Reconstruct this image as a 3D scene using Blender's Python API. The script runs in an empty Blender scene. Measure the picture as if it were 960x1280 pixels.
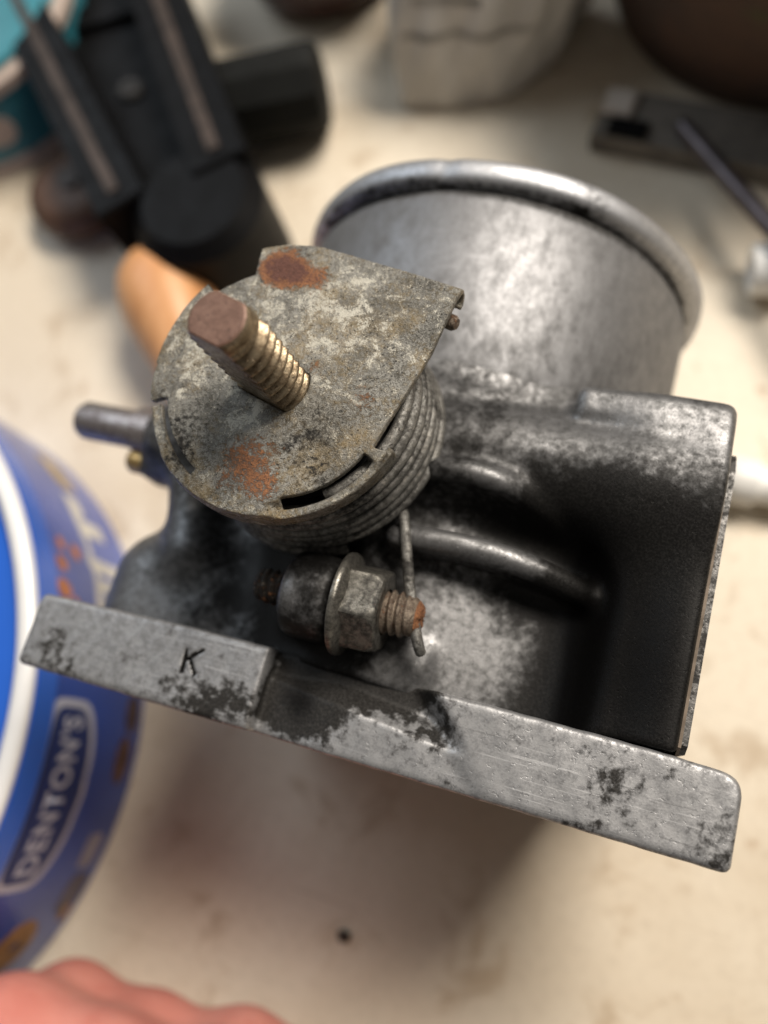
import bpy, bmesh, math, random
import numpy as np
from mathutils import Vector, Matrix

# ------------------------------------------------------------------ scene, camera, light
scene = bpy.context.scene
COL = scene.collection
MM = 0.001
# drawing coordinates: millimetres; x along the mounting flange, y along the bore, z up;
# z = 0 is the top of the mounting flange, the bench top lies at z = BENCH
BENCH = -62.0
OFF = np.array([-40.0, -35.0, -BENCH])
def W(p):
    return (np.asarray(p, float) + OFF) * MM

T_ = Vector((0.94331323, 0.26449028, -0.20051196))      # camera right, up, forward in the drawing axes
D_ = Vector((0.19766376, -0.93298858, -0.30076794))
F_ = Vector((-0.26662556, 0.24408443, -0.93238061))
cam_data = bpy.data.cameras.new('camera')
cam = bpy.data.objects.new('camera', cam_data)
COL.objects.link(cam)
rot = Matrix((( T_[0], -D_[0], -F_[0]), (T_[1], -D_[1], -F_[1]), (T_[2], -D_[2], -F_[2])))
cam.matrix_world = Matrix.Translation(Vector(W((63.37, 3.81, 86.91)))) @ rot.to_4x4()
cam_data.sensor_fit = 'HORIZONTAL'
cam_data.sensor_width = 36.0
cam_data.lens = 36.0 * 1029.0 / 960.0
cam_data.clip_start = 0.005
cam_data.clip_end = 20.0
cam_data.dof.use_dof = True
cam_data.dof.focus_distance = 0.0810
cam_data.dof.aperture_fstop = 14.5
scene.camera = cam

world = bpy.data.worlds.new("World")
scene.world = world
world.use_nodes = True
bgn = world.node_tree.nodes['Background']
bgn.inputs['Color'].default_value = (1.0, 0.93, 0.84, 1)
bgn.inputs['Strength'].default_value = 0.115

def area(name, loc, target, sx, sy, power, color):
    d = bpy.data.lights.new(name, 'AREA')
    d.shape = 'RECTANGLE'; d.size = sx; d.size_y = sy; d.energy = power; d.color = color
    o = bpy.data.objects.new(name, d); COL.objects.link(o)
    o.location = Vector(W(loc))
    o.rotation_euler = (Vector(W(target)) - o.location).to_track_quat('-Z', 'Y').to_euler()
    return o
area('shop_lamp', (280, 470, 640), (40, 35, -30), 0.46, 0.26, 10.8, (1.0, 0.915, 0.81))
area('window_light', (-520, 330, 520), (40, 35, -30), 0.45, 0.45, 1.8, (0.80, 0.90, 1.0))

scene.view_settings.view_transform = 'Standard'
scene.view_settings.look = 'None'
scene.view_settings.exposure = 0.0
scene.view_settings.gamma = 1.0
scene.render.engine = 'CYCLES'
scene.cycles.use_denoising = True
scene.cycles.max_bounces = 8

# ------------------------------------------------------------------ object helpers
def thing(name, label, cat, loc, group=None):
    o = bpy.data.objects.new(name, None); COL.objects.link(o)
    o.empty_display_size = 0.01
    o.location = Vector(W(loc)); o['label'] = label; o['category'] = cat
    if group: o['group'] = group
    return o

def root_of(o):
    while o.parent: o = o.parent
    return o

def link(name, me, mat, parent=None, smooth=True, label=None):
    me.name = name
    me.materials.append(mat)
    if smooth:
        for p in me.polygons: p.use_smooth = True
    o = bpy.data.objects.new(name, me); COL.objects.link(o)
    if parent is not None: o.parent = parent
    if label: o['label'] = label
    return o

def mesh_from(verts_mm, faces, root=None):
    """drawing millimetres -> mesh in metres, relative to the root thing"""
    v = (np.asarray(verts_mm, float).reshape(-1, 3) + OFF) * MM
    if root is not None: v = v - np.array(root_of(root).location)
    me = bpy.data.meshes.new('m')
    me.from_pydata(v.tolist(), [], [list(map(int, f)) for f in faces])
    me.update()
    return me

def set_attr(me, name, vals):
    a = me.attributes.new(name, 'FLOAT', 'POINT')
    a.data.foreach_set('value', np.asarray(vals, np.float32))

def finish(me, angle=35):
    bm = bmesh.new(); bm.from_mesh(me)
    bmesh.ops.recalc_face_normals(bm, faces=bm.faces)
    for e in bm.edges:
        if len(e.link_faces) == 2 and e.calc_face_angle(0) > math.radians(angle): e.smooth = False
    bm.to_mesh(me); bm.free()
    return me

def part(name, verts, faces, mat, parent, smooth=True, angle=35, label=None):
    me = mesh_from(verts, faces, parent)
    o = link(name, me, mat, parent, smooth, label)
    finish(me, angle)
    return o

# --- primitive generators in drawing millimetres: return (verts, faces)
def frame_of(axis):
    a = np.asarray(axis, float); a = a / np.linalg.norm(a)
    h = np.array([0, 0, 1.0]) if abs(a[2]) < .9 else np.array([0, 1.0, 0])
    u = np.cross(h, a); u /= np.linalg.norm(u)
    return u, np.cross(a, u), a

def lathe(base, axis, prof, n=48, cap=True):
    u, v, a = frame_of(axis); base = np.asarray(base, float)
    vs = []; fs = []
    for r, h in prof:
        for k in range(n):
            t = 2 * math.pi * k / n
            vs.append(base + a * h + (u * math.cos(t) + v * math.sin(t)) * r)
    m = len(prof)
    for i in range(m - 1):
        for k in range(n):
            k2 = (k + 1) % n
            fs.append((i * n + k, i * n + k2, (i + 1) * n + k2, (i + 1) * n + k))
    if cap:
        if prof[0][0] > 1e-6: fs.append(tuple(range(n))[::-1])
        if prof[-1][0] > 1e-6: fs.append(tuple((m - 1) * n + k for k in range(n)))
    return vs, fs

def tube(path, r, n=12, caps=True):
    path = [np.asarray(p, float) for p in path]
    vs = []; fs = []; m = len(path)
    rr = r if hasattr(r, '__len__') else [r] * m
    pu = None
    for i, p in enumerate(path):
        d = path[min(i + 1, m - 1)] - path[max(i - 1, 0)]
        d = d / np.linalg.norm(d)
        if pu is None: u, v, _ = frame_of(d)
        else:
            u = pu - d * (pu @ d); u /= np.linalg.norm(u); v = np.cross(d, u)
        pu = u
        for k in range(n):
            t = 2 * math.pi * k / n
            vs.append(p + (u * math.cos(t) + v * math.sin(t)) * rr[i])
    for i in range(m - 1):
        for k in range(n):
            k2 = (k + 1) % n
            fs.append((i * n + k, i * n + k2, (i + 1) * n + k2, (i + 1) * n + k))
    if caps:
        fs.append(tuple(range(n))[::-1]); fs.append(tuple((m - 1) * n + k for k in range(n)))
    return vs, fs

def prism(poly, z0, z1, bev=0.0):
    """polygon in xy extruded in z, optional bevel ring on the top edge"""
    n = len(poly); c = np.mean(poly, axis=0)
    rings = [[(p[0], p[1], z0) for p in poly]]
    if bev:
        rings.append([(p[0], p[1], z1 - bev) for p in poly])
        q = [np.asarray(p) + (c - p) / np.linalg.norm(c - p) * bev for p in np.asarray(poly, float)]
        rings.append([(p[0], p[1], z1) for p in q])
    else: rings.append([(p[0], p[1], z1) for p in poly])
    vs = [p for r in rings for p in r]; fs = []
    for i in range(len(rings) - 1):
        for k in range(n):
            k2 = (k + 1) % n
            fs.append((i * n + k, i * n + k2, (i + 1) * n + k2, (i + 1) * n + k))
    fs.append(tuple(range(n))[::-1]); fs.append(tuple((len(rings) - 1) * n + k for k in range(n)))
    return vs, fs

def join(*parts):
    vs = []; fs = []
    for v, f in parts:
        o = len(vs); vs += list(v); fs += [tuple(i + o for i in q) for q in f]
    return vs, fs

# --- signed distance modelling: cast and pressed metal with real fillets (surface nets)
class Grid:
    def __init__(s, lo, hi, h):
        s.lo = np.array(lo, float); s.h = h
        n = np.ceil((np.array(hi, float) - s.lo) / h).astype(int) + 1
        ax = [(s.lo[i] + h * np.arange(n[i])).astype(np.float32) for i in range(3)]
        s.x, s.y, s.z = ax[0][:, None, None], ax[1][None, :, None], ax[2][None, None, :]
        s.shape = tuple(n)
def smin(a, b, k):
    h = np.maximum(k - np.abs(a - b), 0) / k
    return np.minimum(a, b) - h * h * k * .25
def smax(a, b, k): return -smin(-a, -b, k)
def s_box(g, lo, hi, r=0.0):
    lo = np.array(lo, float); hi = np.array(hi, float); c = (lo + hi) / 2; e = (hi - lo) / 2 - r
    q = [np.abs(a - c[i]) - e[i] for i, a in enumerate((g.x, g.y, g.z))]
    out = np.sqrt(np.maximum(q[0], 0) ** 2 + np.maximum(q[1], 0) ** 2 + np.maximum(q[2], 0) ** 2)
    return out + np.minimum(np.maximum(np.maximum(q[0], q[1]), q[2]), 0) - r
def s_caps(g, a, b, r, r2=None, sz=1.0):
    a = np.array(a, float); b = np.array(b, float); d = b - a; L = d @ d
    px, py, pz = g.x - a[0], g.y - a[1], (g.z - a[2])
    t = np.clip((px * d[0] + py * d[1] + pz * d[2]) / max(L, 1e-9), 0, 1)
    dist = np.sqrt((px - t * d[0]) ** 2 + (py - t * d[1]) ** 2 + ((pz - t * d[2]) * sz) ** 2)
    return dist - (r if r2 is None else r + (r2 - r) * t)
def s_cyl(g, axis, c, r, lo, hi, rnd=0.0):
    A = [g.x, g.y, g.z]; o = [i for i in range(3) if i != axis]
    rad = np.sqrt((A[o[0]] - c[o[0]]) ** 2 + (A[o[1]] - c[o[1]]) ** 2) - r + rnd
    ax = np.abs(A[axis] - (lo + hi) / 2) - (hi - lo) / 2 + rnd
    return np.sqrt(np.maximum(rad, 0) ** 2 + np.maximum(ax, 0) ** 2) + np.minimum(np.maximum(rad, ax), 0) - rnd

def surface_nets(g, d):
    d = np.ascontiguousarray(np.broadcast_to(d, g.shape)).astype(np.float32)
    nx, ny, nz = d.shape
    neg = d < 0
    c = np.zeros((nx - 1, ny - 1, nz - 1), np.int8)
    for i in (0, 1):
        for j in (0, 1):
            for k in (0, 1):
                c += neg[i:nx - 1 + i, j:ny - 1 + j, k:nz - 1 + k]
    act = (c > 0) & (c < 8)
    idx = np.full(act.shape, -1, np.int64)
    cells = np.argwhere(act); idx[act] = np.arange(len(cells))
    I, J, K = cells.T
    acc = np.zeros((len(cells), 3)); cnt = np.zeros(len(cells))
    cor = [(i, j, k) for i in (0, 1) for j in (0, 1) for k in (0, 1)]
    for a in cor:
        for ax in range(3):
            if a[ax]: continue
            b = list(a); b[ax] = 1
            da = d[I + a[0], J + a[1], K + a[2]]; db = d[I + b[0], J + b[1], K + b[2]]
            m = (da < 0) != (db < 0)
            t = np.where(m, da / np.where(m, da - db, 1), 0)
            p = np.array(a, float)[None, :].repeat(len(cells), 0); p[:, ax] += t
            acc += p * m[:, None]; cnt += m
    v = g.lo + (cells + acc / cnt[:, None]) * g.h
    faces = []
    for ax in range(3):
        o = [i for i in range(3) if i != ax]
        sl = [slice(1, -1)] * 3; sl[ax] = slice(0, -1)
        sl2 = list(sl); sl2[ax] = slice(1, None)
        A = neg[tuple(sl)]; Bm = neg[tuple(sl2)]
        e = np.argwhere(A != Bm)
        if not len(e): continue
        flip = A[tuple(e.T)]
        base = e.copy(); base[:, o[0]] += 1; base[:, o[1]] += 1
        q = []
        for (p0, p1) in ((0, 0), (-1, 0), (-1, -1), (0, -1)):
            w = base.copy(); w[:, o[0]] += p0; w[:, o[1]] += p1
            q.append(idx[w[:, 0], w[:, 1], w[:, 2]])
        q = np.stack(q, 1)
        if ax == 1: flip = ~flip
        q[~flip] = q[~flip][:, ::-1]
        faces.append(q)
    f = np.concatenate(faces); f = f[(f >= 0).all(1)]
    return v, f

def sdf_part(name, g, d, mat, parent, attrs=None, relax=1):
    v, f = surface_nets(g, d)
    for _ in range(relax):                      # light relaxation takes the voxel steps out
        s = np.zeros_like(v); n = np.zeros(len(v))
        for a, b in ((0, 1), (1, 2), (2, 3), (3, 0)):
            np.add.at(s, f[:, a], v[f[:, b]]); np.add.at(s, f[:, b], v[f[:, a]])
            np.add.at(n, f[:, a], 1); np.add.at(n, f[:, b], 1)
        v = v * .5 + s / np.maximum(n, 1)[:, None] * .5
    w = (v + OFF) * MM - np.array(root_of(parent).location)
    me = bpy.data.meshes.new(name)
    me.vertices.add(len(w)); me.vertices.foreach_set('co', w.astype(np.float32).ravel())
    me.loops.add(f.size); me.loops.foreach_set('vertex_index', f.astype(np.int32).ravel())
    me.polygons.add(len(f)); me.polygons.foreach_set('loop_start', np.arange(0, f.size, 4, dtype=np.int32))
    me.update(calc_edges=True); me.validate()
    for k, fn in (attrs or {}).items(): set_attr(me, k, fn(v[:, 0], v[:, 1], v[:, 2]))
    return link(name, me, mat, parent)

def blob(x, y, z, c, r, k=1.0):
    return np.exp(-((x - c[0]) ** 2 + (y - c[1]) ** 2 + ((z - c[2]) * k) ** 2) / (r * r))

# ------------------------------------------------------------------ materials
class NT:
    def __init__(s, name):
        s.m = bpy.data.materials.new(name); s.m.use_nodes = True
        s.t = s.m.node_tree; s.b = s.t.nodes['Principled BSDF']
        s.co = None
    def n(s, kind, **kw):
        nd = s.t.nodes.new(kind)
        for k, v in kw.items(): setattr(nd, k, v)
        return nd
    def l(s, a, b): s.t.links.new(a, b)
    def val(s, sock, v):
        if isinstance(v, (int, float)): sock.default_value = v
        elif isinstance(v, tuple): sock.default_value = v if len(v) == 4 else (*v, 1.0) if sock.type == 'RGBA' else v
        else: s.l(v, sock)
    def coords(s, scale=1000.0, stretch=(1, 1, 1)):
        tc = s.n('ShaderNodeTexCoord'); mp = s.n('ShaderNodeMapping')
        mp.inputs['Scale'].default_value = tuple(scale * q for q in stretch)
        s.l(tc.outputs['Object'], mp.inputs['Vector']); return mp.outputs['Vector']
    def noise(s, co, scale, detail=5.0, rough=.6, dist=0.0, off=None):
        nd = s.n('ShaderNodeTexNoise')
        if off is not None:
            ad = s.n('ShaderNodeVectorMath', operation='ADD'); ad.inputs[1].default_value = off
            s.l(co, ad.inputs[0]); co = ad.outputs[0]
        s.l(co, nd.inputs['Vector']); nd.inputs['Scale'].default_value = scale
        nd.inputs['Detail'].default_value = detail; nd.inputs['Roughness'].default_value = rough
        nd.inputs['Distortion'].default_value = dist
        return nd.outputs['Fac']
    def math(s, op, a, b=0.0, c=None):
        nd = s.n('ShaderNodeMath', operation=op)
        s.val(nd.inputs[0], a); s.val(nd.inputs[1], b)
        if c is not None: s.val(nd.inputs[2], c)
        return nd.outputs[0]
    def step(s, v, lo, hi, a=0.0, b=1.0):
        nd = s.n('ShaderNodeMapRange', interpolation_type='SMOOTHSTEP')
        s.val(nd.inputs['Value'], v); nd.inputs['From Min'].default_value = lo; nd.inputs['From Max'].default_value = hi
        nd.inputs['To Min'].default_value = a; nd.inputs['To Max'].default_value = b
        return nd.outputs['Result']
    def mix(s, f, a, b):
        nd = s.n('ShaderNodeMix', data_type='RGBA')
        s.val(nd.inputs[0], f); s.val(nd.inputs[6], a); s.val(nd.inputs[7], b)
        return nd.outputs[2]
    def attr(s, name):
        nd = s.n('ShaderNodeAttribute', attribute_name=name); return nd.outputs['Fac']
    def bump(s, h, strength=.4, dist=.0002):
        nd = s.n('ShaderNodeBump'); s.l(h, nd.inputs['Height'])
        nd.inputs['Strength'].default_value = strength; nd.inputs['Distance'].default_value = dist
        s.l(nd.outputs[0], s.b.inputs['Normal']); return nd
    def out(s, color=None, rough=None, metal=None, spec=None):
        if color is not None: s.val(s.b.inputs['Base Color'], color)
        if rough is not None: s.val(s.b.inputs['Roughness'], rough)
        if metal is not None: s.val(s.b.inputs['Metallic'], metal)
        if spec is not None: s.val(s.b.inputs['Specular IOR Level'], spec)
        return s.m

def cast_metal(name, clean, oxide, soot=(.016, .015, .014), bias=0.0, metal=.75, rlo=.34, rhi=.62, rustbias=-.6,
               grain=1.0, soft=.05, white=None, tint=None, bumpd=.00012, bumps=.5, pits=.7, oxw=.10, scratch=0.0, stretch=(1, 1, 1), big=.22):
    s = NT(name); co = s.coords(1000, stretch)
    a = s.noise(co, big, 6, .62, .4); b = s.noise(co, 1.1 * grain, 6, .65, .2, (7, 3, 1)); c = s.noise(co, 4.5 * grain, 4, .6, 0, (1, 9, 4))
    sv = s.math('ADD', s.math('MULTIPLY', a, .55), s.math('MULTIPLY', b, .45))
    sv = s.math('ADD', s.math('ADD', sv, s.attr('grime_shade')), bias)  # the attribute carries dirt and painted light and shade
    soot_shade_m = s.step(sv, .55 - soft, .55 + soft)
    ox = s.step(s.math('ADD', s.math('MULTIPLY', b, .6), s.math('MULTIPLY', c, .4)), .50 - oxw, .50 + oxw)
    col = s.mix(ox, clean, oxide)
    if tint is not None:
        tv = s.noise(co, .16, 4, .6, .3, (21, 2, 6))
        col = s.mix(s.math('MULTIPLY', s.step(s.math('ADD', s.math('MULTIPLY', tv, .6), s.math('MULTIPLY', b, .4)), .44, .62), .55), col, tint)
        dk = s.noise(co, .20, 4, .65, .3, (2, 31, 6))
        col = s.mix(s.math('MULTIPLY', s.step(s.math('ADD', s.math('MULTIPLY', dk, .6), s.math('MULTIPLY', c, .4)), .47, .60), .55), col, tuple(q * .55 for q in oxide))
    if white is not None:
        wv = s.math('ADD', s.math('MULTIPLY', c, .55), s.math('MULTIPLY', b, .45))
        wv = s.math('ADD', wv, s.math('MULTIPLY', s.math('SUBTRACT', s.noise(co, .5, 5, .68, .5, (5, 5, 2)), .5), .75))
        wv = s.math('ADD', wv, s.attr('crust'))
        col = s.mix(s.step(wv, .54, .66), col, white)
    pit = s.step(s.noise(co, 2.2 * grain, 3, .5, .3, (3, 3, 8)), .62, .70)
    col = s.mix(s.math('MULTIPLY', pit, pits), col, tuple(q * .35 for q in oxide))
    soot_shade_c = s.mix(s.step(c, .40, .68), soot, tuple(q * 2.4 for q in soot))
    soot_shade = s.step(s.attr('grime_shade'), .30, .62)                # near-black: heavy soot, with the pocket's shade painted in
    soot_shade_c = s.mix(soot_shade, soot_shade_c, (.0022, .0020, .0019))
    if scratch:
        mp = s.n('ShaderNodeMapping'); mp.inputs['Rotation'].default_value = (0, 0, .12); mp.inputs['Scale'].default_value = (.05, 3.2, 3.2)
        s.l(co, mp.inputs['Vector']); scr = s.noise(mp.outputs['Vector'], 1.0, 3, .55)
        col = s.mix(s.math('MULTIPLY', s.step(scr, .60, .70), scratch), col, tuple(min(1, q * 1.7) for q in clean))
        scd = s.noise(mp.outputs['Vector'], 1.3, 3, .55, 0, (9, 5, 3))
        col = s.mix(s.math('MULTIPLY', s.step(scd, .60, .70), scratch), col, tuple(q * .5 for q in oxide))
    col = s.mix(soot_shade_m, col, soot_shade_c)
    rv = s.math('ADD', s.math('ADD', s.math('ADD', s.math('MULTIPLY', b, .7), s.math('MULTIPLY', c, .35)), s.math('SUBTRACT', s.math('MULTIPLY', a, .5), .27)), s.math('ADD', s.attr('rust'), rustbias))
    rm = s.step(rv, .42, .60)
    rc = s.mix(s.step(s.math('ADD', s.math('MULTIPLY', c, .6), s.math('MULTIPLY', b, .4)), .38, .62), (.11, .042, .022), (.33, .145, .06))
    rc = s.mix(s.step(s.math('ADD', s.attr('rust'), s.math('ADD', s.math('MULTIPLY', s.math('SUBTRACT', b, .5), 1.2), s.math('MULTIPLY', s.math('SUBTRACT', a, .5), .8))), .44, .62), rc, s.mix(s.step(c, .35, .7), (.085, .034, .024), (.15, .06, .04)))
    col = s.mix(rm, col, rc)
    keep = s.math('MULTIPLY', s.math('SUBTRACT', 1.0, s.math('MULTIPLY', soot_shade_m, .75)), s.math('SUBTRACT', 1.0, rm))
    met = s.math('MULTIPLY', keep, metal)
    ro = s.step(s.math('ADD', s.math('MULTIPLY', ox, .6), s.math('MULTIPLY', c, .4)), 0, 1, rlo, rhi)
    ro = s.math('ADD', s.math('MULTIPLY', ro, s.math('SUBTRACT', 1.0, rm)), s.math('MULTIPLY', rm, .8))
    h = s.math('ADD', s.math('MULTIPLY', b, .7), s.math('ADD', s.math('MULTIPLY', c, .5), s.math('MULTIPLY', pit, -.5)))
    h = s.math('ADD', h, s.math('MULTIPLY', rm, .25))
    s.bump(h, bumps, bumpd)
    return s.out(col, ro, met, s.math('SUBTRACT', .5, s.math('MULTIPLY', soot_shade_m, s.math('ADD', .30, s.math('MULTIPLY', soot_shade, .12)))))

def plain(name, c, rough=.5, metal=0.0, var=.15, scale=.15, c2=None, bump=0.0, coat=0.0, spec=None):
    s = NT(name); co = s.coords()
    a = s.noise(co, scale, 5, .6, .2)
    col = s.mix(s.step(a, .35, .68), c, c2 or tuple(q * (1 - var * 2) for q in c))
    if bump: s.bump(s.noise(co, scale * 6, 4), bump, .0003)
    if coat: s.b.inputs['Coat Weight'].default_value = coat
    return s.out(col, s.step(a, .2, .8, rough * .85, min(1, rough * 1.15)), metal, spec)

M = {}
M['casting'] = cast_metal('sooty_cast_aluminium', (.25, .25, .255), (.125, .125, .125), soot=(.008, .0076, .0072), bias=.03, metal=.8, rlo=.38, rhi=.56, soft=.19, pits=.3, bumpd=.00007, oxw=.2)
M['barrel'] = cast_metal('turned_aluminium', (.27, .272, .28), (.20, .20, .205), soot=(.04, .039, .038), bias=-.055, metal=.85, rlo=.50, rhi=.62, soft=.18, oxw=.2, bumpd=.00003, big=.10, grain=.6, pits=.2, scratch=.22, stretch=(1, .6, 1))
M['lip'] = cast_metal('bright_rolled_lip', (.54, .55, .575), (.35, .355, .37), bias=-.06, metal=.9, rlo=.44, rhi=.58, soft=.16, pits=.3, oxw=.16, bumpd=.00006, big=.14)
M['flange'] = cast_metal('oxidised_flange_aluminium', (.35, .35, .355), (.205, .205, .21), bias=-.035, metal=.65, rlo=.42, rhi=.60, soft=.06, grain=.9, pits=.3, bumpd=.00006, scratch=.45)
M['disc'] = cast_metal('corroded_pressed_steel', (.30, .29, .26), (.10, .094, .08), bias=-.10, metal=.45, rlo=.38, rhi=.60, soft=.06, grain=1.7, white=(.56, .535, .46), tint=(.34, .245, .11), bumpd=.0003, bumps=.95, rustbias=-.30)
M['spring'] = cast_metal('dull_spring_steel', (.26, .255, .24), (.10, .095, .085), bias=.0, metal=.6, grain=1.5, soft=.10, bumpd=.0002, bumps=.8, white=(.42, .40, .36))
M['stud'] = cast_metal('worn_brassy_stud', (.37, .30, .205), (.16, .115, .07), bias=-.10, metal=.85, rlo=.30, rhi=.48, soft=.12, grain=1.2, rustbias=-.48)
M['studtip'] = cast_metal('rusty_stud_end', (.19, .105, .072), (.135, .072, .05), bias=-.30, metal=.25, rlo=.45, rhi=.6, rustbias=-.42, bumpd=.00005)
M['nut'] = cast_metal('tarnished_nut_steel', (.235, .225, .20), (.095, .09, .078), bias=.01, metal=.8, rlo=.28, rhi=.45, soft=.12, grain=1.3, rustbias=-.34)
M['rusty'] = cast_metal('rusty_screw_steel', (.27, .22, .17), (.12, .09, .07), bias=-.06, metal=.6, grain=1.4, rustbias=-.12, bumpd=.0003, bumps=.9)
M['pin'] = cast_metal('brownish_steel_pin', (.46, .42, .41), (.24, .205, .20), bias=-.09, metal=.85, rlo=.32, rhi=.45, soft=.15)
M['gasket'] = plain('tan_gasket', (.20, .155, .115), .7, var=.2, scale=.5)
M['cover'] = cast_metal('dark_cover_plate', (.16, .155, .15), (.07, .07, .068), bias=.02, metal=.6)

def bench_mat():
    s = NT('stained_cream_bench'); co = s.coords()
    a = s.noise(co, .012, 5, .6, .5); b = s.noise(co, .07, 5, .65, .6, (40, 10, 0)); c = s.noise(co, .6, 4, .6)
    col = s.mix(s.step(a, .38, .66), (.77, .69, .56), (.64, .545, .415))
    col = s.mix(s.math('MULTIPLY', s.step(b, .54, .70), .6), col, (.40, .285, .17))
    spots = s.noise(co, .13, 3, .5, .3, (11, 5, 0))
    col = s.mix(s.math('MULTIPLY', s.step(spots, .66, .76), .55), col, (.34, .20, .09))
    mp = s.n('ShaderNodeMapping'); mp.inputs['Rotation'].default_value = (0, 0, .6); mp.inputs['Scale'].default_value = (.02, 1.2, 1)
    s.l(co, mp.inputs['Vector']); scr = s.noise(mp.outputs['Vector'], 1.0, 3, .5)
    col = s.mix(s.math('MULTIPLY', s.step(scr, .66, .72), .35), col, (.38, .30, .21))
    col = s.mix(s.math('MULTIPLY', s.step(c, .45, .7), .14), col, (.34, .27, .20))
    s.bump(c, .15, .0004)
    return s.out(col, .55, 0.0)
M['bench'] = bench_mat()

# ------------------------------------------------------------------ bench
bx = np.linspace(-420, 520, 2); by = np.linspace(-320, 560, 2)
vs, fs = prism([(-420, -320), (520, -320), (520, 560), (-420, 560)], BENCH - 30, BENCH)
o = link('workbench_top', mesh_from(vs, fs), M['bench'], None, False); finish(o.data)
o['kind'] = 'structure'

# ------------------------------------------------------------------ throttle body
TB = thing('throttle_body', 'grimy grey cast aluminium throttle body standing shaft up in the middle of the bench', 'throttle body', (40, 35, BENCH))
CX, CZ = 39.0, -27.4                                 # bore axis

# --- housing (one casting: lower barrel, shaft boss, hose tube, ribs, pocket floor, ears)
g = Grid((-8, 7, -62), (76, 60, 9), .42)
rad = np.sqrt((g.x - CX) ** 2 + (g.z - CZ) ** 2)
yt = np.clip((g.y - 36) / 9, 0, 1); yt = yt * yt * (3 - 2 * yt)
prof = 25.4 + 2.8 * yt
barrel = np.maximum(rad - prof, np.abs(g.y - 33) - 25)
d = smin(barrel, s_cyl(g, 2, (28.8, 34, 0), 11.2, -26, .2, .8), 3.0)             # shaft boss
d = smin(d, s_cyl(g, 0, (0, 36.4, -4.6), 6.8, 34, 73.5, .5), 2.0)                # hose tube
d = smin(d, s_box(g, (56.5, 41.6, -14), (73.4, 45.8, 1.0), 1.3), 1.4)            # small bar above it
d = smin(d, s_box(g, (41, 8, -34), (73, 44, -6.0), 1), 5)                       # pocket floor
d = smin(d, s_box(g, (72.0, 8, -50), (73.6, 41, -1.6), .5), 5)                 # right wall of the pocket
def bez(p, n=14):
    p = [np.array(q, float) for q in p]
    out = []
    for k in range(n + 1):
        t = k / n; q = list(p)
        while len(q) > 1: q = [q[m] * (1 - t) + q[m + 1] * t for m in range(len(q) - 1)]
        out.append(q[0])
    return out
def wall(pts, r, d, k):
    pts = bez(pts); c = None
    for a, b in zip(pts[:-1], pts[1:]):
        e = s_caps(g, a, b, r)
        for dz in (2, 4): e = np.minimum(e, s_caps(g, a - (0, 0, dz), b - (0, 0, dz), r))
        c = e if c is None else np.minimum(c, e)
    return smin(d, c, k)
d = smin(d, s_box(g, (65.5, 8, -34), (73.5, 42, -2.6), 1), 9)
d = wall([(41, 24.0, .6), (52, 25.0, 1.6), (60, 24.4, -1.0), (66, 21.6, -5.5), (69.5, 20.4, -12)], 1.45, d, 1.2)
d = wall([(43, 32.0, 2.0), (49, 32.8, 3.2), (53, 32.0, 2.2), (58, 30.4, -5)], 1.35, d, 1.4)
d = smin(d, s_box(g, (1.2, 2, -34), (24, 21.5, -6.5), 7.5), 5)
d = smin(d, s_caps(g, (6, 33, -12), (13, 19, -8), 3.2), 4)
d = smin(d, s_box(g, (8, 16, -34), (24, 35, -11), 3), 4)               # left shoulder
d = smin(d, s_caps(g, (3.5, 34, -13), (20, 34, -10), 5.6), 4)                    # ear for the pin
d = smin(d, s_box(g, (-2, 28, -19), (8, 33, -12), 1.2), 2)
d = smin(d, s_cyl(g, 0, (0, 15.2, 1.2), 4.8, 31.0, 36.8, 1.3), 2.2)                # stop screw boss
d = smin(d, s_box(g, (29.8, 11.6, -12), (34.6, 18.6, .5), .6), 2)
d = smin(d, s_box(g, (35, 10.0, -12), (47, 13, -2.5), .6), 2)
d = np.maximum(d, -(np.sqrt((g.x - CX) ** 2 + (g.z - CZ) ** 2) - (21.5 + 4.5 * yt)))
d = np.maximum(d, 7.6 + 1.3 * np.clip((g.x - 62) / 5, 0, 1) - g.y)
d = smax(d, g.x - 73.55, .6)
def grime_shade_h(x, y, z):  # soot, with pocket shade and ridge highlights painted in
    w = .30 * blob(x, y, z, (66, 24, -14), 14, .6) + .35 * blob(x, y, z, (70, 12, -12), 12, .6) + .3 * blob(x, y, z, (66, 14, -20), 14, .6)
    w += .20 * blob(x, y, z, (33, 20, -6), 10, .6) + .22 * blob(x, y, z, (62, 30, -6), 9, .6) + .25 * blob(x, y, z, (36, 12, -8), 8, .6)
    w += .12 * blob(x, y, z, (47, 33, -2), 7, .6)
    w -= .34 * np.exp(-((x - 52) / 9.5) ** 2 - ((y - 15.0) / 6.5) ** 2)
    w -= .17 * np.exp(-((y - 39.8) / 3.6) ** 2 - ((x - 62) / 13) ** 4) * (z > -4) + .12 * np.exp(-((y - 44) / 2.5) ** 2) * (z > -1) * (x > 56)  # painted highlight along the top of tube and bar
    w -= .24 * np.exp(-((x - 52) / 9.5) ** 4) * np.clip((z + 2.0) / 2.5, 0, 1) * np.exp(-((y - 24.8) / 2.6) ** 4) + .26 * blob(x, y, z, (50, 32.4, 4.2), 3.4, 1)  # painted highlights on the rib crests
    w -= .20 * blob(x, y, z, (8, 15, -8), 9, .6)
    w += .18 * blob(x, y, z, (10, 33, -8), 9, .6) + .22 * blob(x, y, z, (23, 17, -8), 7, .6)
    w -= .22 * blob(x, y, z, (32, 14.5, 6), 1.9)
    w += .5 * np.clip((x - 60) / 5, 0, 1) * np.clip((-1.5 - z) / 3, 0, 1) * np.clip((38 - y) / 4, 0, 1)  # painted shade over the soot in the pocket
    return w + .02
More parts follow.
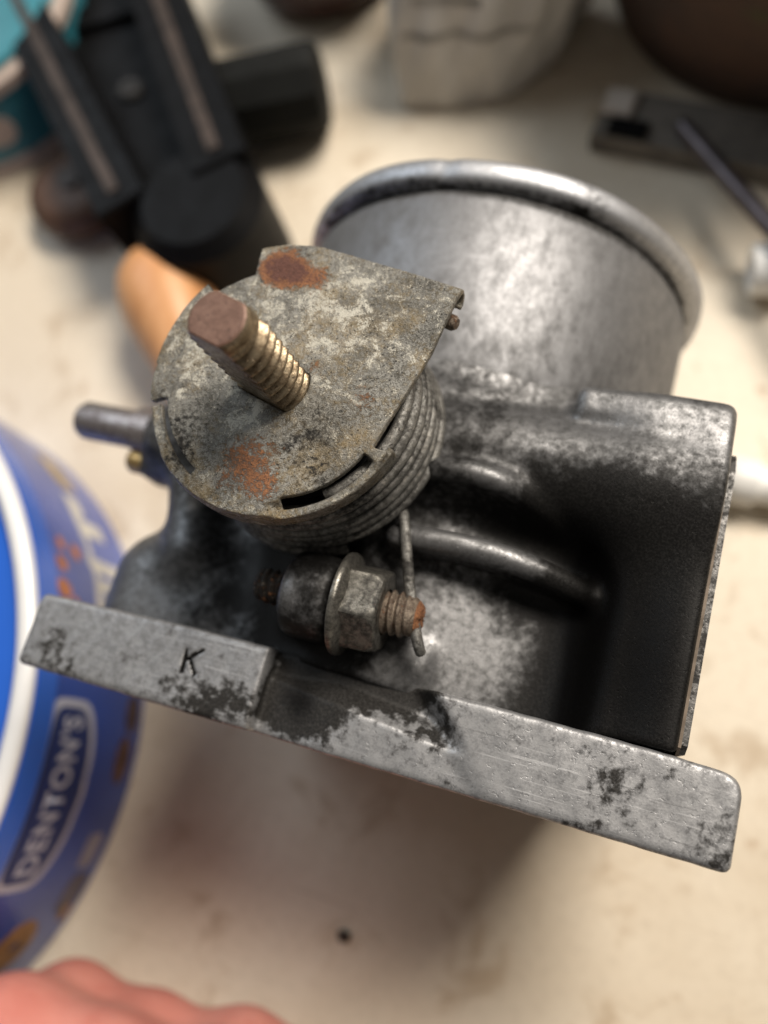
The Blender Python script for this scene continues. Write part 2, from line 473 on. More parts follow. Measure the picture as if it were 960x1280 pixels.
sdf_part('housing', g, d, M['casting'], TB, {'grime_shade': grime_shade_h, 'rust': lambda x, y, z: .22 * blob(x, y, z, (46, 28, -1), 3) + .5 * blob(x, y, z, (56, 40, 3), 1.0)}, relax=2)

# --- inlet barrel and its rolled lip
def rev_y(prof, n=180):                    # (radius, y) revolved about the bore axis
    return lathe((CX, 0, CZ), (0, 1, 0), prof, n, cap=False)
pr = [(27.4, 43), (28.2, 46), (28.5, 52), (28.6, 60), (28.7, 67.8), (28.4, 68.7), (28.0, 69.7), (26.2, 69.9), (26.0, 40)]
vs, fs = rev_y(pr)
rng = random.Random(4)
b = part('inlet_barrel', vs, fs, M['barrel'], TB, angle=50)
v = np.array(vs); set_attr(b.data, 'grime_shade', .10 * blob(v[:, 0], v[:, 1], v[:, 2], (70, 56, -8), 16) - .07 * blob(v[:, 0], v[:, 1], v[:, 2], (52, 62, 0), 10) + .10 * np.clip((54 - v[:, 1]) / 8, 0, 1) + .25 * (np.abs(v[:, 1] - 69.2) < .7))  # painted: shade at right and under the lip, light streak at centre
pl = [(28.0, 69.6), (29.2, 69.8), (29.75, 70.1), (30.05, 70.7), (30.15, 71.5), (30.1, 72.3), (29.8, 73.0), (29.2, 73.4), (28.4, 73.5), (27.2, 73.3), (26.2, 72.6), (26.0, 69)]
vs, fs = rev_y(pl); fs = list(fs)
vs = [np.array(p) for p in vs]
for i, p in enumerate(vs):                 # slightly dented roll
    a = math.atan2(p[2] - CZ, p[0] - CX)
    k = 1 + .006 * math.sin(3 * a + 1) + .004 * math.sin(7 * a) - .012 * math.exp(-((a - 1.72) / .03) ** 2)
    vs[i] = np.array([CX + (p[0] - CX) * k, p[1] + .25 * math.sin(2 * a + .6), CZ + (p[2] - CZ) * k])
lip = part('rolled_lip', vs, fs, M['lip'], TB, angle=60)
v = np.array(vs); aa = np.arctan2(v[:, 2] - CZ, v[:, 0] - CX)
set_attr(lip.data, 'grime_shade', -.09 + .04 * np.sin(9 * aa + 1) * np.sin(4 * aa) + .05 * np.exp(-((aa - 1.15) / .2) ** 2) + .22 * (v[:, 1] < 69.9))  # root of the lip darkened as painted shade
vs, fs = lathe((CX, 33, CZ), (0, 1, 0), [(0, -.6), (21.2, -.6), (21.2, .6), (0, .6)], 64)
part('throttle_plate', vs, fs, M['stud'], TB)

# --- mounting flange with the stamped letter
g = Grid((-2, -2, -59), (82.5, 11, 2.2), .24)
outl = s_box(g, (0, -.5, -57), (79.9, 8.9, 0), .8)
ytop = 8.1 + 1.25 * np.clip(g.x / 30, 0, 1) - .9 * np.clip((g.x - 66) / 14, 0, 1)
d = smax(outl, g.y - ytop, .9)
for (px, pz, nx, nz) in ((80, -18, .94, -.34), (0, -18, -.94, -.34)):
    d = smax(d, ((g.x - px) * nx + (g.z - pz) * nz) / math.hypot(nx, nz), 3)
# the dip between the two lands, with the left land's square end
def sstep(v): v = np.clip(v, 0, 1); return v * v * (3 - 2 * v)
gap = sstep((g.x - 30.0) / .5) * (1 - sstep((g.x - 46.6 - .95 * (8 - g.y)) / 4.0))
top = -.55 - 1.5 * (1 - sstep((g.x - 31) / 9)) - .95 * np.maximum(g.y - 4.6 + .11 * (g.x - 40), 0)
d = smax(d, g.z - np.maximum(top, -2.8) * gap, .5)
d = np.maximum(d, -(np.sqrt((g.x - CX) ** 2 + (g.z - CZ) ** 2) - 21.5))
d = smax(d, ((g.x - 79.9) + (g.y - 8.45)) / 1.414 + .5, 1.2)
for hx, hz in ((8, -11), (71.5, -11), (20, -50), (60, -50)):
    d = np.maximum(d, -(np.sqrt((g.x - hx) ** 2 + (g.z - hz) ** 2) - 3.4))
def stroke(a, b, r=.16): return s_caps(g, (*a, 0), (*b, 0), r, sz=.4)
K_STROKES = (((20.55, 6.1), (20.8, 3.75)), ((22.4, 6.45), (20.75, 4.95)), ((21.2, 5.3), (22.4, 3.75)))
letter = np.minimum.reduce([stroke(*q) for q in K_STROKES])
d = np.maximum(d, -letter)
rr = np.random.RandomState(3)
def wob(g): return .10 * np.sin(g.x * .35 + 1.1) * np.sin(g.y * .5) + .06 * np.sin(g.x * 1.1 + g.y * .8) + .05 * np.sin(g.x * 2.3 + 2) * np.cos(g.y * 1.7)
d = d + wob(g) * .3
def grime_shade_f(x, y, z):
    t = (z > -1.5)
    w = .17 * blob(x, y, z, (50.5, 5.2, 0), 2.6) + .12 * blob(x, y, z, (48, 8, 0), 2.4)
    w += .35 * blob(x, y, z, (33.5, 6, -2), 4.5) * (x > 30.3) + .3 * blob(x, y, z, (35.5, 3, -2), 3.2) * (x > 30.3) + .3 * blob(x, y, z, (41, 7.6, -2), 3.5) + .2 * blob(x, y, z, (46, 8, -2), 2.5)  # recess between the lands: soot with painted shade
    w += .16 * blob(x, y, z, (3.8, 2.5, 0), 2.2) + .15 * blob(x, y, z, (27, 1.5, 0), 3) + .10 * blob(x, y, z, (22, .5, 0), 3) + .10 * blob(x, y, z, (13, 3.5, 0), 2)
    w += .13 * blob(x, y, z, (68, 4.6, 0), 1.8) + .15 * blob(x, y, z, (73.2, 7.2, 0), .8)
    w -= .12 * blob(x, y, z, (12, 6, 0), 5) + .08 * blob(x, y, z, (25, 5, 0), 4) + .06 * blob(x, y, z, (58, 5, 0), 7)
    def seg(a, b):
        e = np.subtract(b, a); t = np.clip(((x - a[0]) * e[0] + (y - a[1]) * e[1]) / (e @ e), 0, 1)
        return np.hypot(x - a[0] - t * e[0], y - a[1] - t * e[1])
    w += .6 * (np.minimum.reduce([seg(*q) for q in K_STROKES]) < .19) * (z > -1.2)
    return w
sdf_part('mounting_flange', g, d, M['flange'], TB, {'grime_shade': grime_shade_f, 'rust': lambda x, y, z: .16 * blob(x, y, z, (51, 3, 0), 1.6)})

# --- right cover plate on its gasket
yz = [(8.8, -50), (8.8, -2.0), (9.6, -.8), (38.5, -.7), (41, -2.2), (41, -50)]
def plate_x(poly, x0, x1):
    n = len(poly); vs = [(x0, a, b) for a, b in poly] + [(x1, a, b) for a, b in poly]
    fs = [(k, (k + 1) % n, n + (k + 1) % n, n + k) for k in range(n)] + [tuple(range(n)), tuple(range(2 * n - 1, n - 1, -1))]
    return vs, fs
part('cover_gasket', *plate_x(yz, 73.55, 73.85), M['gasket'], TB, smooth=False)
part('cover_plate', *plate_x([(a + (.3 if a < 20 else .5), b - .35) for a, b in yz], 73.85, 74.5), M['cover'], TB, smooth=False)

# --- throttle shaft: pressed disc, spring, stud
ZD = 14.0
DC = (27.9, 33.9)
g = Grid((9, 16, 8.5), (48.5, 55, 16.5), .155)
gx, gy = g.x, g.y
rr_ = np.sqrt((gx - DC[0]) ** 2 + (gy - DC[1]) ** 2)
ang = np.arctan2(gy - DC[1], gx - DC[0])
def poly2d(pts):
    pts = [np.array(p, float) for p in pts]; n = len(pts)
    dd = None; s = np.ones(np.broadcast(gx, gy).shape, np.float32)
    dd = np.full(np.broadcast(gx, gy).shape, 1e9, np.float32)
    for i in range(n):
        a, b = pts[i], pts[(i + 1) % n]; e = b - a
        wx, wy = gx - a[0], gy - a[1]
        t = np.clip((wx * e[0] + wy * e[1]) / (e @ e), 0, 1)
        dd = np.minimum(dd, (wx - e[0] * t) ** 2 + (wy - e[1] * t) ** 2)
        c1 = gy >= a[1]; c2 = gy < b[1]; c3 = e[0] * wy > e[1] * wx
        flip = (c1 & c2 & c3) | (~c1 & ~c2 & ~c3)
        s = np.where(flip, -s, s)
    return s * np.sqrt(dd)
out2 = rr_ - 14.25
low = rr_ - 13.7
leftcap = np.abs(((ang - math.radians(168)) + math.pi) % (2 * math.pi) - math.pi) - math.radians(29)
out2 = np.where(ang > 0, np.minimum(low, np.maximum(rr_ - 14.3 - 1.1 * np.clip((math.radians(185) - np.where(ang < 0, ang + 2 * math.pi, ang)) / math.radians(46), 0, 1), leftcap * 14)), out2)
tab = poly2d([(20.9, 49.4), (24, 50.2), (28.0, 50.3), (33.5, 49.5), (43.9, 47.65), (42.8, 40.1), (39.9, 29.5), (28, 30), (21.5, 44)])
out2 = np.minimum(out2, tab)
edge = ((gx - 42.8) * 10.6 - (gy - 40.1) * 2.9) / math.hypot(10.6, 2.9)
out2 = np.where(gy > 29.0, np.maximum(out2, edge), out2)
# bent-down rim and the slots between it and the face
dome = ZD + .35 - .0022 * rr_ ** 2 - .05 * np.maximum(rr_ - 12.3, 0) ** 2 * np.clip((36 - gy) / 6, 0, 1) * (rr_ < 17)
dome = dome + .22 * np.sin(gx * .45 + gy * .3) * .5 - .35 * np.exp(-((gx - 34.5) ** 2 + (gy - 26.5) ** 2) / 10)
lowzone = 1 / (1 + np.exp(np.clip((np.abs(ang - math.radians(-51)) - math.radians(24)) * 30, -40, 40))) * (1 / (1 + np.exp(np.clip(-(rr_ - 13.05) * 9, -40, 40))))
dome = dome - 1.1 * lowzone
lowleft = 1 / (1 + np.exp(np.clip((np.abs(ang - math.radians(-142)) - math.radians(20)) * 30, -40, 40))) * (1 / (1 + np.exp(np.clip(-(rr_ - 12.9) * 9, -40, 40))))
dome = dome - .7 * lowleft
d = np.maximum(out2, np.abs(g.z - dome) - .42)
def slot(r0, w, a0, a1):
    c = (a0 + a1) / 2; h = (a1 - a0) / 2
    da = np.abs(((ang - math.radians(c)) + math.pi) % (2 * math.pi) - math.pi) - math.radians(h)
    return np.maximum(np.abs(rr_ - r0) - w, da * r0)
sl1 = slot(13.0, .50, -71, -27)
sl2 = np.minimum(slot(12.5, .40, -162, -118), np.maximum(np.maximum(np.abs(ang - math.radians(-161.5)) * 13 - .25, 12.4 - rr_), rr_ - 15.5))
d = np.maximum(d, -np.minimum(sl1, sl2))
hc, hsn = math.cos(math.radians(-17)), math.sin(math.radians(-17))
hq = -(gx - 27.76) * hsn + (gy - 33.85) * hc
d = np.maximum(d, -np.maximum(np.sqrt((gx - 27.76) ** 2 + (gy - 33.85) ** 2) - 3.85, np.abs(hq) - 2.42))
# burr round the stud hole
ring = np.sqrt(np.maximum(np.sqrt((gx - 27.76) ** 2 + (gy - 33.85) ** 2) - 4.2, np.abs(hq) - 2.8) ** 2 + (g.z - ZD - .3) ** 2) - .34
d = smin(d, ring, .6)
# curled edge at the tab's corner and the rolled top edge
ca = np.array([34.0, 49.4]); cb = np.array([43.9, 47.6]); e = (cb - ca) / np.linalg.norm(cb - ca); nrm = np.array([-e[1], e[0]])
su = (gx - ca[0]) * e[0] + (gy - ca[1]) * e[1]; sv = (gx - ca[0]) * nrm[0] + (gy - ca[1]) * nrm[1]
crl = np.sqrt((sv + .85) ** 2 + (g.z - (ZD - 1.55)) ** 2)
curl = np.maximum(np.abs(crl - 1.2) - .26, np.maximum(np.abs(su - 5.1) - 5.0, -(sv + .85)))
d = smin(d, curl, .35)
skirt = np.maximum(np.abs(rr_ - 14.0) - .35, np.abs(g.z - 12.2) - 1.1)
skirt = np.maximum(skirt, np.abs(((ang - math.radians(-78)) + math.pi) % (2 * math.pi) - math.pi) * 14 - math.radians(60) * 14)
d = smin(d, skirt, .4)
def rust_d(x, y, z):
    w = np.minimum(.9, .80 * blob(x, y, z, (23.8, 47.1, ZD), 2.3, .5) + .55 * blob(x, y, z, (26.2, 46.3, ZD), 1.5, .5) + .25 * blob(x, y, z, (28.6, 46.2, ZD), 1.2, .5)) + .25 * blob(x, y, z, (28.5, 46.5, ZD), 2.5, .5)
    w += np.minimum(.42, .27 * blob(x, y, z, (28.2, 24.6, ZD), 3.8, .5) + .30 * blob(x, y, z, (30.4, 22.8, ZD), 1.6, .5))
    w += .27 * blob(x, y, z, (37.6, 33.6, ZD), 2.3, .5) + .26 * blob(x, y, z, (31.6, 36, ZD), 1.9, .5) + .13 * blob(x, y, z, (21, 31.8, ZD), 2.5, .5)
    w += .12 * blob(x, y, z, (26.3, 25.2, ZD), 3, .5)
    return w
def tone_d(x, y, z):
    w = .15 * blob(x, y, z, (34, 27, ZD), 4, .5) + .13 * blob(x, y, z, (20, 26, ZD), 4, .5) - .10 * blob(x, y, z, (31, 42, ZD), 6, .5) - .08 * blob(x, y, z, (18, 36, ZD), 4, .5)
    w += .10 * blob(x, y, z, (30, 49.5, ZD), 2.5, .5) + .08 * (z < 13) + .15 * (z < 11)  # darker on the lowered rim and skirt
    return w
sdf_part('lever_disc', g, d, M['disc'], TB, {'rust': rust_d, 'grime_shade': tone_d, 'crust': lambda x, y, z: .10 * blob(x, y, z, (31, 42, ZD), 6, .3) + .09 * blob(x, y, z, (18, 37, ZD), 4.5, .3) + .10 * blob(x, y, z, (26, 30, ZD), 3, .3) - .06 * blob(x, y, z, (33, 27, ZD), 5, .3) - .05 * blob(x, y, z, (21, 27, ZD), 4, .3)})
vs, fs = lathe((42.6, 45.3, 11.3), (.95, -.3, .1), [(0, -.2), (.75, -.2), (.85, 0), (.85, .9), (.6, 1.3), (0, 1.35)], 20)
part('rivet', vs, fs, M['rusty'], TB)

vs, fs = lathe((29.4, 33.9, -1), (0, 0, 1), [(11.6, 0), (11.0, 11.4), (3, 11.6)], 72, cap=False)
part('spring_drum', vs, fs, plain('black_drum', (.012, .0115, .011), .6), TB, angle=40)
path = []; turns = 7.0; rw = .70
for i in range(int(turns * 64)):
    t = i / 64; a = 2 * math.pi * t - 1.0
    r = 12.0 + 1.9 * t / turns + .15 * math.sin(i * .013) + .12 * math.sin(a * 3)
    path.append((29.1 + .4 * t / turns + r * math.cos(a), 33.9 + r * math.sin(a), 12.1 - t * 1.55 + .14 * math.sin(a * 2 + t) + .30 * math.sin(t * 2.3 + 1) + .12 * math.sin(a + t * 1.7)))
part('return_spring', *tube(path, rw, 10), M['spring'], TB, angle=180)
leg = [(39.0, 28.5, 1.4), (41.2, 26.6, 2.0), (42.0, 24.6, 2.2), (43.0, 21.5, 2.2), (44.5, 17.5, 2.0), (45.9, 14.2, 2.0), (46.6, 12.6, 1.6), (46.8, 12.2, .8)]
pp = []
for i in range(len(leg) - 1):
    for k in range(4): pp.append(np.array(leg[i]) * (1 - k / 4) + np.array(leg[i + 1]) * k / 4)
pp.append(np.array(leg[-1]))
for _ in range(3): pp = [pp[0]] + [(pp[i - 1] + pp[i] * 2 + pp[i + 1]) / 4 for i in range(1, len(pp) - 1)] + [pp[-1]]
part('spring_leg', *tube(pp, .62, 10), M['spring'], TB, angle=60)

def thread(base, axis, r_out, r_in, pitch, length, n=56, flat=None, flat_ang=0.0, tip=0.0, seg=10):
    """a real helical thread, optionally with two flats; returns (verts, faces)"""
    u, v, a = frame_of(axis); base = np.asarray(base, float)
    m = int(length / pitch * seg); vs = []; fs = []
    for i in range(m + 1):
        h = length * i / m
        for k in range(n):
            t = 2 * math.pi * k / n
            ph = (h / pitch - k / n) % 1.0
            w = abs(ph * 2 - 1); w = min(1, max(0, (w - .12) / .76))
            fade = min(1.0, max(0.0, (length - tip - h) / (pitch * .7)))
            rr = r_in + (r_out - r_in) * w
            rr = rr * fade + (r_in + (r_out - r_in) * .28) * (1 - fade)
            if h > length - .35: rr -= (h - length + .35) * .8
            x, y = rr * math.cos(t), rr * math.sin(t)
            if flat:
                cx, sx = math.cos(flat_ang), math.sin(flat_ang)
                p, q = x * cx + y * sx, -x * sx + y * cx
                q = max(-flat, min(flat, q)); x, y = p * cx - q * sx, p * sx + q * cx
            vs.append(base + a * h + u * x + v * y)
    for i in range(m):
        for k in range(n):
            k2 = (k + 1) % n
            fs.append((i * n + k, i * n + k2, (i + 1) * n + k2, (i + 1) * n + k))
    fs.append(tuple(range(n))[::-1])
    return vs, fs, [vs[m * n + k] for k in range(n)], a
# frame_of((0,0,1)): u is -x, v is -y, so the flats' angle carries over unchanged
vs, fs, top, a = thread((27.8, 34.0, 11.5), (-.02, -.06, 1), 3.75, 2.75, 1.55, 17.0, n=128, flat=2.25, flat_ang=math.radians(-17), tip=1.25, seg=14)
part('threaded_stud', vs, fs, M['stud'], TB, angle=70)
c = np.mean(top, axis=0); n = len(top)
cv = list(top) + [c + (p - c) * .93 + a * .10 for p in top] + [c + a * .11]
cf = [(k, (k + 1) % n, n + (k + 1) % n, n + k) for k in range(n)] + [(n + k, n + (k + 1) % n, 2 * n) for k in range(n)]
part('stud_end_face', cv, cf, M['studtip'], TB, angle=25, label='brown rusted end face of the stud')

# --- idle stop screw with its flanged nut
NY, NZ = 15.2, 1.6
AX = (1, .03, 0.0)
vs, fs, top, a = thread((34.5, NY, NZ), AX, 2.45, 1.98, .92, 11.2, n=48, tip=.7, seg=12)
c = np.mean(top, axis=0); n = len(top)
rs = random.Random(8)
cv = list(top) + [c + (p - c) * .72 + a * (.45 + rs.uniform(-.15, .15)) for p in top] + [c + (p - c) * .35 + a * (.6 + rs.uniform(-.25, .15)) for p in top] + [c + a * .4]
cf = [(k, (k + 1) % n, n + (k + 1) % n, n + k) for k in range(n)] + [(n + k, n + (k + 1) % n, 2 * n + (k + 1) % n, 2 * n + k) for k in range(n)] + [(2 * n + k, 2 * n + (k + 1) % n, 3 * n) for k in range(n)]
part('stop_screw', vs, fs, M['rusty'], TB, angle=70)
st = part('screw_tip', cv, cf, M['rusty'], TB, angle=60, label='orange rusted broken tip of the stop screw')
set_attr(st.data, 'rust', np.full(len(cv), .35))
vs, fs, top, a = thread((31.2, NY, NZ - .6), (-1, 0, 0.02), 2.0, 1.65, .92, 4.2, n=40, tip=.5)
tl = part('screw_tail', *join((vs, fs), ([*top, np.mean(top, axis=0) + a * .3], [(k, (k + 1) % len(top), len(top)) for k in range(len(top))])), M['rusty'], TB, angle=70)
set_attr(tl.data, 'grime_shade', np.full(len(tl.data.vertices), .16))
# nut: washer flange and hexagon with turned corners
vs, fs = lathe((37.2, NY, NZ), AX, [(2.4, 0), (5.2, 0), (5.6, .18), (5.65, .55), (5.5, .85), (4.5, 1.25), (3.9, 1.5), (2.4, 1.55)], 56, cap=False)
nf = part('flange_nut', vs, fs, M['nut'], TB, angle=50)
set_attr(nf.data, 'rust', [.15 * (p[1] > 15) * (p[0] > 38) for p in np.array(vs)])
u, v, a = frame_of(AX); b0 = np.array((38.2, NY + .03, NZ))
hv = []; N = 96
hexr = 4.15
rings = [(0, 9), (3.2, 9), (3.55, 9), (3.9, 4.05), (4.05, 3.6)]
def hexrad(t):
    q = (t + math.radians(12)) % (math.pi / 3) - math.pi / 6
    return hexr / math.cos(q)
hf = []
for h, lim in [(0, 9), (3.3, 9), (3.6, 4.62), (3.85, 4.35), (4.05, 4.0), (4.05, 2.5)]:
    for k in range(N):
        t = 2 * math.pi * k / N; r = min(hexrad(t), lim)
        # chamfer falls away at the corners only
        hv.append(b0 + a * (h - (.55 * max(0, hexrad(t) - hexr) if 3 < h < 3.7 else 0)) + (u * math.cos(t) + v * math.sin(t)) * r)
for i in range(5):
    for k in range(N):
        k2 = (k + 1) % N
        hf.append((i * N + k, i * N + k2, (i + 1) * N + k2, (i + 1) * N + k))
hx = part('hexagon', hv, hf, M['nut'], nf, angle=28)
set_attr(hx.data, 'rust', [.12 * math.sin(p[1] * 1.3) for p in np.array(hv)])

# --- left: pin and the small brass plug behind it
vs, fs = lathe((-2.5, 34.2, -12.5), (-1, .0, 0), [(0, -3), (3.4, -3), (3.4, .6), (2.75, 1.0), (2.75, 9.6), (2.3, 10.4), (0, 10.5)], 40)
part('steel_pin', vs, fs, M['pin'], TB, angle=40)
vs, fs = lathe((-1.5, 30.0, -13.5), (-1, .0, 0), [(0, -2), (1.8, -2), (1.8, 1.6), (1.4, 2.2), (0, 2.3)], 24)
part('brass_plug', vs, fs, plain('brass', (.62, .42, .18), .35, .9, .1), TB, angle=40)
# underside: sensor housing the body stands on (hidden from above)
vs, fs = lathe((28.3, 34, BENCH), (0, 0, 1), [(0, 0), (14, 0), (14.6, .6), (14.6, 7), (12, 8), (12, 16), (0, 16)], 48)
part('sensor_housing', vs, fs, plain('black_plastic', (.02, .02, .022), .5), TB, angle=40)

# ------------------------------------------------------------------ blue tin with the name on its side
TC, TR = (-79.0, -22.5), 67.0
def cylpt(th, z, r=TR): t = math.radians(th); return (TC[0] + r * math.cos(t), TC[1] + r * math.sin(t), z)
tin = thing('snack_tin', 'round blue lidded tin with a white name panel, left of the throttle body', 'tin', (TC[0], TC[1], BENCH))
blue = plain('blue_printed_tin', (.018, .075, .42), .30, 0.0, .12, .03, coat=.4)
blid = plain('bright_blue_lid', (.022, .13, .62), .28, 0.0, .05, .03, coat=.4)
white = plain('white_print', (.50, .52, .62), .45, 0.0, .05)
navy = plain('navy_print', (.012, .032, .15), .4, 0.0, .05)
vs, fs = lathe((*TC, BENCH), (0, 0, 1), [(0, 0), (TR - .8, 0), (TR, .6), (TR, 30.2), (TR - .5, 30.5), (TR - .5, 31), (0, 31)], 160)
part('tin_body', vs, fs, blue, tin, angle=40)
vs, fs = lathe((*TC, BENCH), (0, 0, 1), [(TR + .3, 30.6), (TR + .75, 30.7), (TR + .8, 36.0), (TR - 1, 36.0), (TR - 1, 29.6)], 160, cap=False)
lid = part('lid', *join((vs, fs), lathe((*TC, BENCH), (0, 0, 1), [(TR - 3.0, 36.6), (TR - 5, 36.0), (TR - 20, 36.3), (0, 36.8)], 160, cap=False)), blid, tin, angle=40)
rimp = [(TR + .9 - 1.7 + 1.7 * math.cos(t), 36.9 + 1.3 * math.sin(t)) for t in np.linspace(-1.2, math.pi + .9, 14)]
vs, fs = lathe((*TC, BENCH), (0, 0, 1), rimp, 160, cap=False)
part('lid_rim', vs, fs, plain('white_lid_rim', (.80, .80, .80), .25, .0, .03, coat=.3), lid, angle=80)

def wrap_blob(fn, r, nu=64, nr=4):
    """closed outline fn(t)->(theta deg, z) filled with rings and laid on the tin at radius r"""
    ol = [fn(2 * math.pi * k / nu) for k in range(nu)]
    cx = sum(p[0] for p in ol) / nu; cz = sum(p[1] for p in ol) / nu
    vs = [cylpt(cx, cz, r)]; fs = []
    for j in range(1, nr + 1):
        for p in ol: vs.append(cylpt(cx + (p[0] - cx) * j / nr, cz + (p[1] - cz) * j / nr, r))
    for k in range(nu): fs.append((0, 1 + k, 1 + (k + 1) % nu))
    for j in range(nr - 1):
        for k in range(nu):
            a = 1 + j * nu; k2 = (k + 1) % nu
            fs.append((a + k, a + nu + k, a + nu + k2, a + k2))
    return vs, fs
def panel(grow):
    def fn(t):
        c, s = math.cos(t), math.sin(t); p = .38
        x = math.copysign(abs(c) ** p, c); y = math.copysign(abs(s) ** p, s)
        th = 2.0 + (12.2 + grow * .8) * x
        z = -37.6 + (5.6 + grow) * y
        if y < 0: z -= 2.6 * (1 - x * x)
        return th, z
    return fn
part('name_panel', *wrap_blob(panel(.9), TR + .05, 96, 6), white, tin)
part('panel_field', *wrap_blob(panel(-.5), TR + .10, 96, 6), navy, tin)
def ell(th, z, a, b): return lambda t: (th + a * math.cos(t), z + b * math.sin(t))
def rbox(th, z, a, b, p=.35): return lambda t: (th + a * math.copysign(abs(math.cos(t)) ** p, math.cos(t)), z + b * math.copysign(abs(math.sin(t)) ** p, math.sin(t)))

def text_on_tin(name, body, th0, th1, zc, size, mat):
    cu = bpy.data.curves.new(name, 'FONT'); cu.body = body; cu.size = 1.0; cu.align_x = 'LEFT'; cu.offset = .025; cu.space_character = 1.12
    to = bpy.data.objects.new(name, cu); COL.objects.link(to)
    dg = bpy.context.evaluated_depsgraph_get()
    me = bpy.data.meshes.new_from_object(to.evaluated_get(dg))
    bpy.data.objects.remove(to)
    bm = bmesh.new(); bm.from_mesh(me); bmesh.ops.triangulate(bm, faces=bm.faces)
    xs = [v.co.x for v in bm.verts]; ys = [v.co.y for v in bm.verts]
    x0, x1, y0, y1 = min(xs), max(xs), min(ys), max(ys)
    rl = np.array(tin.location)
    for v in bm.verts:
        th = th0 + (v.co.x - x0) / (x1 - x0) * (th1 - th0); z = zc + ((v.co.y - y0) / (y1 - y0) - .5) * size
        v.co = Vector(W(cylpt(th, z, TR + .16)) - rl)
    bm.to_mesh(me); bm.free()
    return link(name, me, mat, tin, False)
text_on_tin('name_lettering', "DENTON'S", -8.6, 12.6, -38.2, 5.6, white)
part('weight_mark', *wrap_blob(rbox(-6.5, -56, 2.6, 2.4), TR + .05), plain('pale_print', (.36, .36, .44), .5), tin)
cook = plain('cookie_print', (.42, .22, .07), .5, var=.25, scale=.6)
orange = plain('orange_print', (.62, .22, .08), .5, var=.25, scale=.5)
cream = plain('cream_print', (.72, .70, .64), .5, var=.1, scale=.3)
part('printed_cookie', *wrap_blob(ell(-21, -48.5, 4.6, 5.2), TR + .05), cook, tin)
part('printed_chip', *wrap_blob(ell(-20.6, -49, .8, .9), TR + .10), navy, tin)
part('printed_crumb', *wrap_blob(ell(-16.5, -58.5, 1.6, 1.4), TR + .05), cook, tin)
part('printed_smudge', *wrap_blob(rbox(-13.2, -57, 3.2, 3.2, .7), TR + .05), plain('grey_print', (.12, .11, .16), .5), tin)
part('printed_nut', *wrap_blob(ell(7, -56.5, 3.6, 2.6), TR + .05), plain('brown_print', (.15, .07, .05), .5, var=.3, scale=.4), tin)
part('printed_nut', *wrap_blob(ell(14, -57.5, 3.0, 2.4), TR + .05), plain('dim_brown_print', (.11, .06, .06), .5, var=.3, scale=.4), tin)
for th, z, a, b in ((30.4, -34.5, 1.5, 2.2), (28.2, -37.6, 1.4, 1.5), (34.5, -35, 1.3, 1.6), (26.0, -42, 2.2, 1.6), (38, -36, 1.2, 1.2), (37.5, -40.5, 1.4, 1.5)):
    part('printed_crumb', *wrap_blob(ell(th, z, a, b), TR + .05, 24, 2), orange, tin)
part('printed_snack', *wrap_blob(rbox(57, -49, 4.5, 3.5, .6), TR + .05), plain('straw_print', (.55, .42, .22), .5, var=.2, scale=.3), tin)
# large white block letters, their lower ends hidden by the throttle body
def letter_block(th, z, a, b): part('large_lettering', *wrap_blob(rbox(th, z, a, b, .2), TR + .05, 48, 3), cream, tin)
for th, z, a, b in ((37, -46.2, 13.5, 1.7), (24.6, -52, 1.2, 6.0), (29.4, -52, 1.0, 6.0), (33.4, -52, 1.0, 6.0), (36.8, -51, 1.2, 6.0), (27, -57.3, 3.4, .9), (44, -49.5, 1.6, 4.4), (48.5, -47.2, 2.0, 2.2)):
    letter_block(th, z, a, b)

# ------------------------------------------------------------------ hand at the bottom left
def skin_mat():
    s = NT('warm_skin'); co = s.coords()
    a = s.noise(co, .07, 5, .6, .3); b = s.noise(co, .8, 4, .6)
    col = s.mix(s.step(a, .35, .68), (.66, .27, .215), (.55, .185, .145))
    s.bump(b, .25, .0003)
    s.b.inputs['Subsurface Weight'].default_value = .15
    s.b.inputs['Subsurface Radius'].default_value = (.004, .0015, .0008)
    return s.out(col, .5)
hand = thing('hand', 'pink bare hand resting curled on the bench below the blue tin, seen by its knuckles', 'hand', (18, -78, BENCH))
g = Grid((-36, -180, -62.2), (68, -24, -12), .8)
d = s_caps(g, (22, -178, -42), (22, -138, -42), 20, 19, 1.0)
d = smin(d, s_box(g, (-12, -136, -56), (50, -88, -33), 9), 16)
fing = [  # knuckle, middle joint, end joint, tip, radius at knuckle / tip
    ((-6, -92, -40), (-5, -54.0, -37), (-4, -52.5, -51), (-3, -67, -57), 9.4, 6.8),
    ((9.5, -90, -41), (10, -54.5, -37), (10.5, -52.5, -51), (11, -67, -57), 9.6, 6.9),
    ((25.5, -88, -41), (25.5, -52.0, -37), (25.5, -50, -52), (25, -65, -57), 9.2, 6.7),
    ((40.5, -90, -42), (40, -51.5, -38), (39.5, -49.5, -53), (39, -63, -57), 8.4, 6.1)]
for a, b, c, e, r0, r1 in fing:
    f = s_caps(g, a, b, r0, r0 * .90)
    f = smin(f, s_caps(g, b, b, r0 * .97), 2)
    f = smin(f, s_caps(g, b, c, r0 * .88, r1 * 1.05), 3)
    f = smin(f, s_caps(g, c, e, r1 * 1.05, r1 * .82), 3)
    d = smin(d, f, 8)
th = smin(s_caps(g, (-2, -122, -46), (-23, -98, -50), 12, 9.5), s_caps(g, (-23, -98, -50), (-26, -70, -54), 9.0, 7.0), 4)
d = smin(d, th, 5)
d = np.maximum(d, BENCH + .1 - g.z)
